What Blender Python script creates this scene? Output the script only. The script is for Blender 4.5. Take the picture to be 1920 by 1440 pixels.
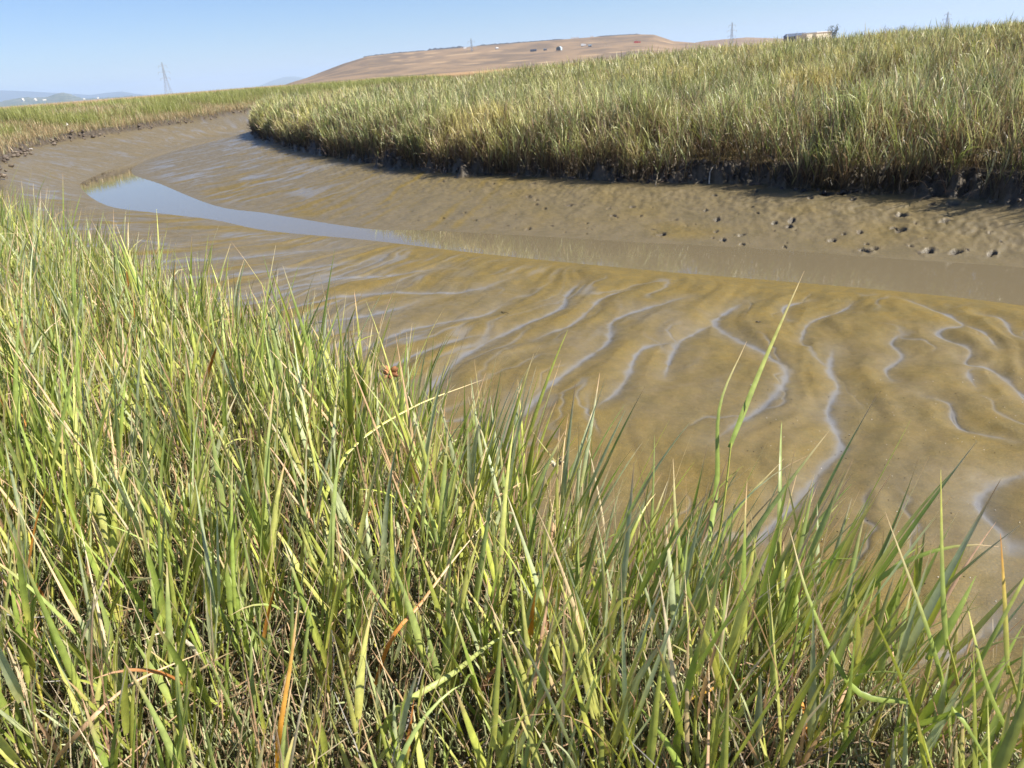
import bpy, math, random
import numpy as np
for o in list(bpy.data.objects): bpy.data.objects.remove(o)
S = bpy.context.scene
RAD = math.radians
rng = np.random.default_rng(7); random.seed(7)

# ------------------------------------------------------------------ camera, sky, sun, exposure
FPX, PITCH, ROLL, CH = 1400.0, RAD(22.96), RAD(4.46), 2.2
r0 = np.array([1, 0, 0.]); fw = np.array([0, math.cos(PITCH), -math.sin(PITCH)]); u0 = np.array([0, math.sin(PITCH), math.cos(PITCH)])
rc = math.cos(ROLL)*r0 - math.sin(ROLL)*u0; uc = math.sin(ROLL)*r0 + math.cos(ROLL)*u0
cam = bpy.data.cameras.new('camera'); camo = bpy.data.objects.new('camera', cam); S.collection.objects.link(camo); S.camera = camo
from mathutils import Matrix, Vector
camo.matrix_world = Matrix(((rc[0], uc[0], -fw[0], 0), (rc[1], uc[1], -fw[1], 0), (rc[2], uc[2], -fw[2], CH), (0, 0, 0, 1)))
cam.sensor_width = 36; cam.lens = 36*FPX/1920; cam.clip_start = .05; cam.clip_end = 40000
cam.dof.use_dof = True; cam.dof.focus_distance = 2.3; cam.dof.aperture_fstop = 10

SUN_EL, SUN_AZ = RAD(48), RAD(102)          # azimuth clockwise from the view direction (+Y)
w = bpy.data.worlds.new('World'); S.world = w; w.use_nodes = True
nt = w.node_tree; nt.nodes.clear()
sky = nt.nodes.new('ShaderNodeTexSky'); sky.sky_type = 'NISHITA'; sky.sun_disc = False
sky.sun_elevation = SUN_EL; sky.sun_rotation = SUN_AZ; sky.air_density = 1.0; sky.dust_density = .1; sky.ozone_density = 6; sky.altitude = 0
bg = nt.nodes.new('ShaderNodeBackground'); bg.inputs['Strength'].default_value = .06
wo = nt.nodes.new('ShaderNodeOutputWorld'); tint = nt.nodes.new('ShaderNodeMix'); tint.data_type = 'RGBA'; tint.blend_type = 'MULTIPLY'; tint.inputs[0].default_value = 1; tint.inputs[7].default_value = (.90, .97, 1.17, 1); nt.links.new(sky.outputs[0], tint.inputs[6]); nt.links.new(tint.outputs[2], bg.inputs[0]); nt.links.new(bg.outputs[0], wo.inputs[0])
sl = bpy.data.lights.new('sun', 'SUN'); sl.energy = 5.0; sl.angle = RAD(.53); sl.color = (1, .94, .83)
so = bpy.data.objects.new('sun', sl); S.collection.objects.link(so)
sd = Vector((math.sin(SUN_AZ)*math.cos(SUN_EL), math.cos(SUN_AZ)*math.cos(SUN_EL), math.sin(SUN_EL)))
so.rotation_euler = sd.to_track_quat('Z', 'Y').to_euler()
S.view_settings.view_transform = 'Standard'; S.view_settings.look = 'None'; S.view_settings.exposure = .98; S.view_settings.gamma = 1
S.render.engine = 'CYCLES'; S.cycles.max_bounces = 8; S.cycles.transmission_bounces = 4; S.cycles.volume_bounces = 1

def pix(u, v, z=0., dist=None):            # a point of the photograph placed on the level z (or at a horizontal distance)
    d = (u-960)*rc + (720-v)*uc + FPX*fw
    t = (z-CH)/d[2] if dist is None else dist/math.hypot(d[0], d[1])
    return np.array([d[0]*t, d[1]*t, CH+d[2]*t])

# ------------------------------------------------------------------ helpers
C = S.collection
def link(name, me, mat=None, parent=None, label=None, cat=None, group=None, kind=None, loc=None):
    o = bpy.data.objects.new(name, me); C.objects.link(o)
    if mat: me.materials.append(mat)
    if parent: o.parent = parent
    if loc is not None: o.location = loc
    return tag(o, label, cat, group, kind)
def tag(o, label=None, cat=None, group=None, kind=None):
    if label: o['label'] = label
    if cat: o['category'] = cat
    if group: o['group'] = group
    if kind: o['kind'] = kind
    return o
def empty(name, loc, label, cat, group=None):
    o = bpy.data.objects.new(name, None); o.location = loc; o.empty_display_size = .1; C.objects.link(o); return tag(o, label, cat, group)
def mesh_np(name, V, Q, smooth=True, col=None, attrs=None):
    V = np.ascontiguousarray(V, dtype=np.float32).reshape(-1, 3); Q = np.ascontiguousarray(Q, dtype=np.int32); k = Q.shape[1]
    me = bpy.data.meshes.new(name)
    me.vertices.add(len(V)); me.vertices.foreach_set('co', V.ravel())
    me.loops.add(Q.size); me.loops.foreach_set('vertex_index', Q.ravel())
    me.polygons.add(len(Q)); me.polygons.foreach_set('loop_start', np.arange(0, Q.size, k, dtype=np.int32))
    me.polygons.foreach_set('loop_total', np.full(len(Q), k, dtype=np.int32))
    me.polygons.foreach_set('use_smooth', np.full(len(Q), bool(smooth)))
    me.update(calc_edges=True)
    if col is not None:
        a = me.color_attributes.new('col', 'FLOAT_COLOR', 'POINT')
        c = np.ones((len(V), 4), dtype=np.float32); c[:, :3] = col.reshape(-1, 3); a.data.foreach_set('color', c.ravel())
    for n, x in (attrs or {}).items():
        a = me.attributes.new(n, 'FLOAT', 'POINT'); a.data.foreach_set('value', np.ascontiguousarray(x, dtype=np.float32).ravel())
    return me
_p = np.random.default_rng(3).permutation(256); _p = np.concatenate([_p, _p]); _ga = np.random.default_rng(4).uniform(0, 2*np.pi, 256); _gx, _gy = np.cos(_ga), np.sin(_ga)
def noise(x, y):
    xi = np.floor(x).astype(np.int64); yi = np.floor(y).astype(np.int64); fx = x-xi; fy = y-yi
    u = fx*fx*fx*(fx*(fx*6-15)+10); v = fy*fy*fy*(fy*(fy*6-15)+10)
    def g(a, b, dx, dy):
        h = _p[(_p[(xi+a) & 255]+yi+b) & 255]; return _gx[h]*dx+_gy[h]*dy
    n0 = g(0, 0, fx, fy)*(1-u)+g(1, 0, fx-1, fy)*u; n1 = g(0, 1, fx, fy-1)*(1-u)+g(1, 1, fx-1, fy-1)*u
    return (n0*(1-v)+n1*v)*1.5
def fbm(x, y, o=4):
    s = 0; a = 1.; 
    for i in range(o): s = s+a*noise(x*2**i+i*17.3, y*2**i-i*9.1); a *= .5
    return s
def ss(a, b, x): t = np.clip((x-a)/(b-a), 0, 1); return t*t*(3-2*t)
def polydist(x, y, P):                     # distance to an open polyline
    best = np.full(x.shape, 1e9)
    for (ax, ay), (bx, by) in zip(P[:-1], P[1:]):
        dx, dy = bx-ax, by-ay; t = np.clip(((x-ax)*dx+(y-ay)*dy)/(dx*dx+dy*dy+1e-12), 0, 1)
        best = np.minimum(best, (x-ax-t*dx)**2+(y-ay-t*dy)**2)
    return np.sqrt(best)
def inside(x, y, P):
    c = np.zeros(x.shape, bool); n = len(P)
    for i in range(n):
        (x1, y1), (x2, y2) = P[i], P[(i+1) % n]
        if y1 == y2: continue
        c ^= ((y1 > y) != (y2 > y)) & (x < (x2-x1)*(y-y1)/(y2-y1)+x1)
    return c
def spline(P, n=6):                        # Catmull-Rom through the points
    P = [np.array(p, float)[:2] for p in P]; P = [2*P[0]-P[1]]+P+[2*P[-1]-P[-2]]; out = []
    for i in range(1, len(P)-2):
        a, b, c, d = P[i-1:i+3]
        for k in range(n):
            t = k/n; out.append(tuple(.5*((2*b)+(c-a)*t+(2*a-5*b+4*c-d)*t*t+(3*b-a-3*c+d)*t**3)))
    out.append(tuple(P[-2])); return out

# ------------------------------------------------------------------ plan of the creek (metres; water level 0, camera height 2.2)
FAR = spline([(9, 3.2), (6.6, 5.7), (5.16, 7.12), (4.32, 7.75), (2.94, 8.8), (1.79, 9.52), (.46, 10.42), (-1.12, 11.44), (-2.19, 12.03), (-4.35, 14.31), (-5.9, 15.92), (-8.95, 20.7), (-11.3, 24.32), (-12.59, 28.06), (-13.2, 33.5), (-12.6, 39), (-10.5, 45)])
NEAR = spline([(8.2, 1.5), (6, 4.4), (4.44, 6.04), (3.75, 6.65), (2.97, 7.22), (1.54, 8.21), (-.28, 9.62), (-1.96, 11.06), (-3.86, 12.51), (-5.26, 14.05), (-6.79, 15.38), (-8.74, 17.23), (-11.3, 21.2), (-12.3, 23.6), (-13.3, 28.81), (-13.8, 34.2), (-13.1, 40), (-11, 46)])
WATER = FAR+NEAR[::-1]
TOER = spline([(12, 1.5), (8.2, 5.2), (6.0, 8.2), (5.3, 9.5), (4.2, 10.3), (3.75, 11.3), (2.3, 12.3), (.7, 13.9), (-1.2, 15.7), (-2.9, 18.4), (-4.8, 21.6), (-8.2, 28.7), (-10.9, 36.0), (-10.6, 41), (-7, 50), (0, 62), (25, 95), (60, 120)])
TOEL = spline([(8, -8), (4.2, -2), (2.9, .4), (2.2, 1.15), (1.6, 1.45), (1.15, 1.55), (.8, 1.8), (.3, 2.35), (-.1, 2.9), (-.9, 3.9), (-2.4, 5.6), (-4.3, 7.6), (-7.6, 12), (-10.9, 17), (-13.4, 21.2), (-14.9, 24.6), (-16.5, 28.7), (-16.9, 32), (-16.2, 38.7), (-15.5, 45), (-15.1, 52.2), (-9, 72), (20, 130), (60, 150)])
BANKR = TOER+[(6000, 200), (6000, -200), (40, -60)]
BANKL = TOEL+[(6000, 300), (6000, 20000), (-20000, 20000), (-20000, -300), (8, -300)]
def tanint(x):                             # integral of tan(angle of the rills): steep on the right, nearly level on the left
    X = np.linspace(-30, 12, 400); th = np.radians(6+56*ss(-5.5, .6, X)); Y = np.concatenate([[0], np.cumsum(np.tan(th[:-1])*np.diff(X))])
    return np.interp(x, X, Y), np.cos(np.interp(x, X, th))

RILLS = []                                 # (points, depth, half width)
def base_height(x, y, detail=True):
    wob = .10*noise(x*1.1, y*1.1)+.04*noise(x*4, y*4)
    inw = inside(x, y, WATER); dw = np.minimum(polydist(x, y, FAR), polydist(x, y, NEAR)); dw = np.where(inw, -dw, dw)
    inr = inside(x, y, BANKR); dr = polydist(x, y, TOER); sr = np.where(inr, dr, -dr)
    inl = inside(x, y, BANKL); dl = polydist(x, y, TOEL); sl_ = np.where(inl, dl, -dl)
    near = 1-ss(2, 14, np.hypot(x, y))
    db = np.minimum(np.where(inr, 0, dr), np.where(inl, 0, dl))
    toe = .24+.09*ss(-.6, .6, dl-dr)+.50*ss(14, 28, np.hypot(x, y))*ss(0, 3, dr-dl)
    f = np.clip(dw, 0, None)/(np.clip(dw, 0, None)+db+1e-6)
    mud = toe*(f**1.15)
    mud = np.where(inw, -.35*(1-np.exp(np.minimum(dw, 0)*1.3)), mud)
    return mud, dw, sr, sl_, near
def ray_mud(u, v):
    z = .1
    for _ in range(8):
        p = pix(u, v, z); z = float(base_height(np.array([p[0]]), np.array([p[1]]))[0][0]); z = max(z, 0)
    return pix(u, v, z)[:2]
def rl(pts, depth=.02, hw=.05): RILLS.append((spline([ray_mud(*p) for p in pts], 5), depth, hw))
rl([(1380, 1060), (1430, 1000), (1500, 930), (1545, 870), (1578, 830), (1552, 768), (1572, 720), (1556, 690), (1562, 650)], .022, .040)
rl([(1330, 830), (1420, 770), (1462, 730), (1472, 692), (1420, 650), (1384, 632), (1340, 598), (1400, 562)], .022, .05)
rl([(960, 800), (1030, 720), (1100, 672), (1142, 640), (1150, 602), (1222, 578), (1290, 560)], .024, .045)
rl([(780, 760), (860, 670), (950, 620), (1050, 578), (1062, 552), (1090, 530)], .024, .05)
rl([(560, 740), (650, 670), (760, 616), (900, 590), (946, 568)], .022, .06)
rl([(340, 690), (400, 650), (560, 605), (700, 588), (800, 560)], .022, .07)
rl([(1990, 790), (1920, 738), (1862, 692), (1812, 682), (1818, 655), (1762, 630), (1768, 618), (1806, 606), (1742, 576), (1680, 556)], .018, .028)
rl([(1806, 606), (1850, 625), (1870, 655)], .01, .02)
rl([(2020, 880), (1920, 890), (1862, 910), (1834, 945), (1880, 1000), (1912, 1060), (1885, 1150), (1800, 1215), (1690, 1255)], .028, .04)
rl([(1245, 705), (1262, 660), (1282, 632), (1340, 600)], .016, .035)
rl([(1672, 712), (1662, 690), (1692, 667), (1672, 642), (1690, 622)], .012, .026)
rl([(1830, 730), (1815, 700), (1830, 690)], .010, .024)
rl([(300, 565), (480, 548), (640, 522), (760, 512), (830, 500)], .02, .09)
rl([(260, 525), (450, 512), (560, 500), (700, 492)], .02, .10)
rl([(420, 600), (560, 572), (700, 548), (870, 545), (960, 520)], .02, .07)
rl([(200, 492), (400, 484), (560, 470), (660, 462)], .018, .12)
rl([(1900, 830), (1800, 800), (1780, 760), (1740, 745)], .008, .02)
rl([(1120, 760), (1170, 715), (1200, 660), (1262, 640)], .010, .03)
rl([(1480, 600), (1470, 575), (1520, 560)], .008, .03)
rl([(1950, 640), (1900, 625), (1880, 600), (1840, 590)], .010, .025)
rl([(620, 760), (740, 680), (840, 640), (920, 622)], .012, .045)
rl([(1000, 640), (1080, 605), (1130, 560), (1180, 545)], .010, .03)
rl([(1500, 640), (1520, 600), (1580, 580), (1600, 565)], .008, .025)
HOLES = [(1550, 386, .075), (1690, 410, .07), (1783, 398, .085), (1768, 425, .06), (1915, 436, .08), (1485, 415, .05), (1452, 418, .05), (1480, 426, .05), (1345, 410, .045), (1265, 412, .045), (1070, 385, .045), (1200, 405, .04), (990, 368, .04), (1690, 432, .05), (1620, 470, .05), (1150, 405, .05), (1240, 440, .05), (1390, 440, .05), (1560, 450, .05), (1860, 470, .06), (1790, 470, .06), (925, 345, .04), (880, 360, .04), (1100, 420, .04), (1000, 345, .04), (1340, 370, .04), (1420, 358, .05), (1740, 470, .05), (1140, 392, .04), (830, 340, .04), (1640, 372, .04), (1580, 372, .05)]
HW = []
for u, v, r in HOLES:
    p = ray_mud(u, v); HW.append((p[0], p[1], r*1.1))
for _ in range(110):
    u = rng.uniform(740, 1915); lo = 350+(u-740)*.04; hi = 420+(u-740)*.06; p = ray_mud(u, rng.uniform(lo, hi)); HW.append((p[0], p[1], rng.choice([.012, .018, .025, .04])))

def terrain(x, y, detail=True):
    mud, dw, sr, sl_, near = base_height(x, y)
    z = mud.copy(); ok = (dw > -.4)
    R = np.hypot(x, y)
    psi, ct = tanint(x); psi = (y-psi)*ct
    wx = .35*noise(x*.9, y*.9)
    side = ss(0, .5, -sr)*ss(0, .5, -sl_)*ss(-.05, .6, dw)          # open mud only
    # broad pillows and small grooves that run down to the channel
    on_near = (polydist(x, y, NEAR) < polydist(x, y, FAR)).astype(float)
    rn = noise((psi+wx+.05*noise(x*4, y*4))*3.2, x*.55+y*.2)+.28*noise((psi+wx)*7.5, x*1.1+y*.4); ridge = np.exp(-(rn/.13)**2)
    p2 = (x*.75-y*.66+.25*noise(x*1.3, y*1.3)); q2 = (x*.66+y*.75)
    rn2 = noise(p2*2.6, q2*.8+40)
    wet = .75*ridge*side*on_near*ss(2.5, -1.5, x)*ss(-.3, .3, noise(x*.7+3, y*1.1))
    z += side*on_near*(.034*noise((psi+wx)*1.25+9, x*.5)*ss(-1, 1, x)+.014*noise((psi+wx)*2.9+5, x*.9)*ss(-1, 1, x)+.006*noise(x*5, y*5)+.0025*noise(x*14, y*14)+.012*rn*(.18+1.8*ss(1.2, -2, x))-.006*ridge*ss(1.2, -2, x))+side*(1-on_near)*(.014*rn2+(.012*noise(x*5, y*5)+.009*noise(x*11, y*11)+.004*noise(x*23, y*23))*(.6+1.3*ss(1.6, .1, -sr)))
    z += side*.006*noise(x*3, y*3)
    rb = noise((psi+wx+.10*noise(x*3, y*3)+.04*noise(x*8, y*8))*1.9+20, x*.45+y*.2); rbm = side*on_near*ss(-1.5, .8, x)*ss(-.15, .25, noise(x*.9+5, y*.9)); wet = wet+rbm*.55*np.exp(-(rb/.035)**2); z -= rbm*.004*np.exp(-(rb/.07)**2)
    dmin = np.full(x.shape, 9.)
    wet += side*(1-on_near)*.75*ss(.1, .5, noise(p2*3.6, q2*.9+4)+.35*noise(x*.5, y*.5))*ss(-1, -5, x)
    for P, dep, hw in RILLS:
        d = polydist(x, y, P); dmin = np.minimum(dmin, d*(.05/hw)**.5*(1+.3*noise(x*2.1, y*2.1))); taper = ss(-.1, .55, np.hypot(x-P[-1][0], y-P[-1][1])/(hw*16))*ss(-.2, .6, np.hypot(x-P[0][0], y-P[0][1])/(hw*16)); hwn = hw*np.clip(1+.55*noise(x*3, y*3)+.45*noise(x*9, y*9)+.25*noise(x*23, y*23), .3, 2); d = np.abs(d+.012*noise(x*8, y*8))
        z -= side*taper*(dep*.22*np.exp(-(d/hw)**2)+dep*.5*np.exp(-(d/(hw*4.5))**2)); wet = np.maximum(wet, side*taper*np.exp(-np.clip(d/(hwn*(.18+.30*taper)), 0, 9)**2*.8)*(.75+.35*noise(x*2.3, y*2.3))+side*.20*np.exp(-(d/(hw*2.4))**2))
    z += side*on_near*(.022*(1-np.exp(-(dmin/.15)**2))+(.013*noise((psi+wx*.7)*4.2+3, x*1.1+y*.3)+.008*noise((psi+wx)*8+3, x*2.2+y*.8))*ss(-2, .5, x)*(1-np.exp(-(dmin/.10)**2)))
    if detail:
        pit_shade = np.zeros_like(x)
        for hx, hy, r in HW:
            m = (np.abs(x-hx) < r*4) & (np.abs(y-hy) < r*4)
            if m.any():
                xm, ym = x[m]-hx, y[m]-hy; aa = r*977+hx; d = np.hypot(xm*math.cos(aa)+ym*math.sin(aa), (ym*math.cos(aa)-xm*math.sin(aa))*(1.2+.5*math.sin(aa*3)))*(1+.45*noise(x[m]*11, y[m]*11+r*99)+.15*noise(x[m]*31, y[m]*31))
                pit_shade[m] = np.maximum(pit_shade[m], np.exp(-(d/(r*1.2))**6)*(r > .02)); z[m] += -r*1.5*np.exp(-(d/(r*.8))**4)+r*.12*np.exp(-((d-r*1.4)/(r*.5))**2)*np.clip(.6+2.2*noise(x[m]*16, y[m]*16), 0, 3)
    # banks
    nz = fbm(x*1.1, y*1.1, 4); n2 = fbm(x*7, y*7, 3)
    e = sr+.34*nz+.22*noise(x*.55+7, y*.55)+.08*n2-.08; topr = .62+.73*ss(1.5, 20, sr)+.05*nz
    k = ss(-.02, .30+.25*(nz > .25), e); z = z*(1-k)+k*(topr)+np.clip(k*(1-k)*4, 0, 1)*.10*n2
    wl = .12+.7*near+.25*ss(6, 16, R); e = sl_+.14*nz*(1-.5*near)+.05*n2
    far = ss(60, 400, R); topl = .62+.33*near+.05*nz+.35*ss(14, 22, R)+.62*ss(0, 5, sl_)*ss(14, 22, R)+.1*far-.45*ss(40, 140, sl_)*ss(14, 24, R)
    kl = ss(-.02, wl, e); z = z*(1-kl)+kl*topl+np.clip(kl*(1-kl)*4, 0, 1)*.05*n2
    soil = np.clip(np.maximum(ss(-.12, .25, sr+.34*nz+.22*noise(x*.55+7, y*.55)+.1*n2), ss(-.1, .12, sl_+.1*nz+.04*n2)), 0, 1)
    soil = np.maximum(soil, .92*pit_shade) if detail else soil  # shade inside the mud holes is painted in through the soil mask
    turf = np.maximum(k*ss(.35, .9, e*0+sr), kl*ss(.3, .9, sl_))
    return z, dict(wet=wet, soil=soil, turf=turf, dw=dw, sr=sr, sl=sl_)
def zat(x, y): return terrain(np.asarray(x, float), np.asarray(y, float), False)[0]

# ------------------------------------------------------------------ materials
def mat(name): 
    m = bpy.data.materials.new(name); m.use_nodes = True; return m, m.node_tree, m.node_tree.nodes['Principled BSDF']
def simple(name, c, rough=.6, var=.15, scale=4., metal=0.):
    m, t, b = mat(name); n = t.nodes.new('ShaderNodeTexNoise'); n.inputs['Scale'].default_value = scale; n.inputs['Detail'].default_value = 4
    tc = t.nodes.new('ShaderNodeTexCoord'); t.links.new(tc.outputs['Object'], n.inputs['Vector'])
    mx = t.nodes.new('ShaderNodeMix'); mx.data_type = 'RGBA'
    mx.inputs[6].default_value = (*[q*(1-var) for q in c], 1); mx.inputs[7].default_value = (*[min(1, q*(1+var)) for q in c], 1)
    t.links.new(n.outputs['Fac'], mx.inputs[0]); t.links.new(mx.outputs[2], b.inputs['Base Color']); b.inputs['Roughness'].default_value = rough; b.inputs['Metallic'].default_value = metal
    return m
class N:
    def __init__(s, t): s.t = t
    def n(s, ty, **k):
        x = s.t.nodes.new(ty)
        for a, b in k.items(): setattr(x, a, b)
        return x
    def noise(s, vec, sc, det=4, rough=.55, dist=0):
        x = s.n('ShaderNodeTexNoise'); x.inputs['Scale'].default_value = sc; x.inputs['Detail'].default_value = det; x.inputs['Roughness'].default_value = rough; x.inputs['Distortion'].default_value = dist
        s.t.links.new(vec, x.inputs['Vector']); return x.outputs['Fac']
    def mix(s, f, a, b):
        x = s.n('ShaderNodeMix', data_type='RGBA'); 
        for i, q in ((0, f), (6, a), (7, b)):
            if isinstance(q, (tuple, float, int)): x.inputs[i].default_value = q if not isinstance(q, tuple) else (*q, 1)
            else: s.t.links.new(q, x.inputs[i])
        return x.outputs[2]
    def math(s, op, a, b=0., c=0., clamp=False):
        x = s.n('ShaderNodeMath', operation=op); x.use_clamp = clamp
        for i, q in enumerate((a, b, c)):
            if isinstance(q, (float, int)): x.inputs[i].default_value = q
            else: s.t.links.new(q, x.inputs[i])
        return x.outputs[0]
    def rmp(s, x, a, b, c=0., d=1.):
        m = s.n('ShaderNodeMapRange'); m.interpolation_type = 'SMOOTHSTEP'
        s.t.links.new(x, m.inputs[0]); m.inputs[1].default_value = a; m.inputs[2].default_value = b; m.inputs[3].default_value = c; m.inputs[4].default_value = d; return m.outputs[0]
    def attr(s, name, fac=True): 
        x = s.n('ShaderNodeAttribute'); x.attribute_name = name; return x.outputs['Fac' if fac else 'Color']

def ground_material():
    m, t, b = mat('tidal_mud'); g = N(t)
    pos = g.n('ShaderNodeNewGeometry').outputs['Position']
    wet, soil, turf, alg = g.attr('wet'), g.attr('soil'), g.attr('turf'), g.attr('algae')
    fine = g.noise(pos, 60, 5, .65); mid = g.noise(pos, 9, 5, .6); big = g.noise(pos, 1.3, 4, .6, .6); speck = g.noise(pos, 230, 3, .7)
    am = g.math('MULTIPLY_ADD', big, .9, g.math('MULTIPLY_ADD', mid, .45, -.72)); am = g.math('ADD', am, alg); am = g.rmp(am, -.15, .6)
    ochre = g.mix(g.rmp(mid, .35, .7), (.200, .130, .022), (.155, .110, .028)); ochre = g.mix(g.rmp(speck, .47, .60, 0, .8), ochre, (.075, .062, .020))
    grey = g.mix(g.rmp(mid, .3, .7), (.150, .116, .062), (.122, .096, .054))
    c = g.mix(am, grey, ochre)
    c = g.mix(g.rmp(fine, .35, .75, 0, .30), c, (.11, .09, .035)); c = g.mix(g.rmp(g.noise(pos, 3.2, 6, .7, .4), .42, .66, 0, .45), c, (.085, .068, .026)); c = g.mix(g.rmp(g.noise(pos, 14, 6, .75), .55, .72, 0, .35), c, (.20, .165, .065))
    c = g.mix(wet, c, (.175, .165, .150))
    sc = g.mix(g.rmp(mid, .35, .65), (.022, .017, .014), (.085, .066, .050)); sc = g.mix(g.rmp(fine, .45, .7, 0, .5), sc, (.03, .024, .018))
    c = g.mix(soil, c, sc)  # bank soil colour, reused as painted shade inside the mud holes
    gr_ = g.noise(pos, 110, 4, .75); c = g.mix(g.math('MULTIPLY', g.rmp(gr_, .50, .66, 0, .6), g.math('SUBTRACT', 1., wet, clamp=True)), c, (.235, .170, .055))
    tc_ = g.mix(g.rmp(big, .3, .7), (.10, .085, .035), (.19, .14, .07)); c = g.mix(turf, c, tc_)
    fz = g.attr('dry'); c = g.mix(fz, c, (.40, .25, .13))
    t.links.new(c, b.inputs['Base Color'])
    r = g.rmp(mid, .3, .75, .40, .60); r = g.math('MULTIPLY_ADD', am, .12, r); r = g.math('SUBTRACT', r, g.math('MULTIPLY', wet, .20)); r = g.math('MAXIMUM', r, g.math('MULTIPLY', soil, .62)); r = g.math('MAXIMUM', r, g.math('MULTIPLY', turf, .9)); r = g.math('MAXIMUM', r, .1)
    t.links.new(r, b.inputs['Roughness']); 
    t.links.new(g.math('SUBTRACT', g.rmp(turf, 0, .5, .5, .1), g.math('MULTIPLY', am, .22), clamp=True), b.inputs['Specular IOR Level'])
    h = g.math('MULTIPLY_ADD', fine, .35, g.math('MULTIPLY', mid, 1.)); h = g.math('MULTIPLY_ADD', speck, .35, h)
    h = g.math('MULTIPLY', h, g.math('MULTIPLY_ADD', soil, 1.5, g.math('SUBTRACT', 1.0, g.math('MULTIPLY', wet, .8))))
    bp = g.n('ShaderNodeBump'); bp.inputs['Strength'].default_value = .55; bp.inputs['Distance'].default_value = .012; t.links.new(h, bp.inputs['Height']); t.links.new(bp.outputs[0], b.inputs['Normal'])
    return m
def water_material():
    m, t, b = mat('murky_water'); g = N(t); pos = g.n('ShaderNodeNewGeometry').outputs['Position']
    b.inputs['Base Color'].default_value = (.15, .122, .075, 1); b.inputs['Roughness'].default_value = .03; b.inputs['IOR'].default_value = 1.38
    bp = g.n('ShaderNodeBump'); bp.inputs['Strength'].default_value = .05; bp.inputs['Distance'].default_value = .01
    t.links.new(g.noise(pos, 3.5, 3), bp.inputs['Height']); t.links.new(bp.outputs[0], b.inputs['Normal']); return m
def leaf_material(name, rough=.45, trans=.32, spec=.45):
    m, t, b = mat(name); g = N(t); c = g.attr('col', False)
    pos = g.n('ShaderNodeNewGeometry').outputs['Position']; v = g.noise(pos, 45, 3)
    hs = g.n('ShaderNodeHueSaturation'); t.links.new(c, hs.inputs['Color']); t.links.new(g.rmp(v, .3, .7, .8, 1.15), hs.inputs['Value'])
    t.links.new(hs.outputs[0], b.inputs['Base Color']); b.inputs['Roughness'].default_value = rough; b.inputs['Specular IOR Level'].default_value = spec
    tr = g.n('ShaderNodeBsdfTranslucent'); h2 = g.n('ShaderNodeHueSaturation'); h2.inputs['Value'].default_value = 1.35; h2.inputs['Saturation'].default_value = 1.12; t.links.new(c, h2.inputs['Color']); t.links.new(h2.outputs[0], tr.inputs[0])
    ms = g.n('ShaderNodeMixShader'); ms.inputs[0].default_value = trans; t.links.new(b.outputs[0], ms.inputs[1]); t.links.new(tr.outputs[0], ms.inputs[2])
    t.links.new(ms.outputs[0], t.nodes['Material Output'].inputs[0]); return m
M_leaf = leaf_material('cordgrass_leaf', .42, .22, .45); M_far = leaf_material('reed_leaf', .42, .28, .42); M_succ = leaf_material('pickleweed_flesh', .5, .12, .4); M_straw = leaf_material('dry_straw', .7, .15, .2)

# ------------------------------------------------------------------ ground
def build_ground():
    a = [-90]; 
    fine = np.arange(-38, 38.001, .085); A = np.concatenate([np.arange(-180, -38, 2.0), fine, np.arange(38.5, 180.1, 2.0)])
    A[-1] = 180; A = np.radians(A)
    Rr = [.05, .3, .5, .7]; r = .8
    while r < 45: Rr.append(r); r *= 1.0030 if r < 20 else 1.006
    while r < 20000: Rr.append(r); r *= 1.03
    Rr = np.array(Rr); RR, AA = np.meshgrid(Rr, A, indexing='ij'); x = RR*np.sin(AA); y = RR*np.cos(AA)
    z = np.empty_like(x); at = {k: np.empty_like(x) for k in ('wet', 'soil', 'turf', 'algae', 'dry')}
    step = 60
    for i in range(0, len(Rr), step):
        xs, ys = x[i:i+step], y[i:i+step]; zz, d = terrain(xs, ys)
        z[i:i+step] = zz
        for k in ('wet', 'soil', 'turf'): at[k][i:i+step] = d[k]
        dn = polydist(xs, ys, NEAR)
        # diatom film: strongest along the near water line, on the ridges and on the right mud
        psi, ct = tanint(xs); band = noise(((ys-psi)*ct+.3*noise(xs*.9, ys*.9))*2.1, xs*.4)
        al = .9*np.exp(-(dn/.8)**2)*ss(-2.5, 1.0, xs)+np.where(dn < polydist(xs, ys, FAR), .50+.16*noise(xs*1.7, ys*1.3)+.08*noise(xs*4.5, ys*3.5), .14+.32*noise(xs*1.1, ys*1.1))*ss(-3.5, 1, xs)*ss(-1.2, .4, d['dw'])+1.6*np.clip(band-.05, 0, .4)*ss(1.5, -1.5, xs)-.12+.15*noise(xs*.8, ys*.8)
        al = np.where(d['dw'] < .15, al-.0, al)-.5*np.exp(-(np.clip(polydist(xs, ys, FAR), 0, None)/.22)**2)
        al -= .35*ss(-6, -10, xs); at['algae'][i:i+step] = al
        Rl = np.hypot(xs, ys); at['dry'][i:i+step] = ss(90, 160, Rl)*(.6+.4*ss(-.2, .3, noise(xs*.02, ys*.02)))*d['turf']
    nr, na = x.shape; idx = np.arange(nr*na).reshape(nr, na)
    Q = np.stack([idx[:-1, :-1], idx[1:, :-1], idx[1:, 1:], idx[:-1, 1:]], -1).reshape(-1, 4)[:, ::-1]
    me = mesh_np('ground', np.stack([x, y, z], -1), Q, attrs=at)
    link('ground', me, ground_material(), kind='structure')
build_ground()
wp = spline([(10, 3), (9, .5)], 1)
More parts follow.
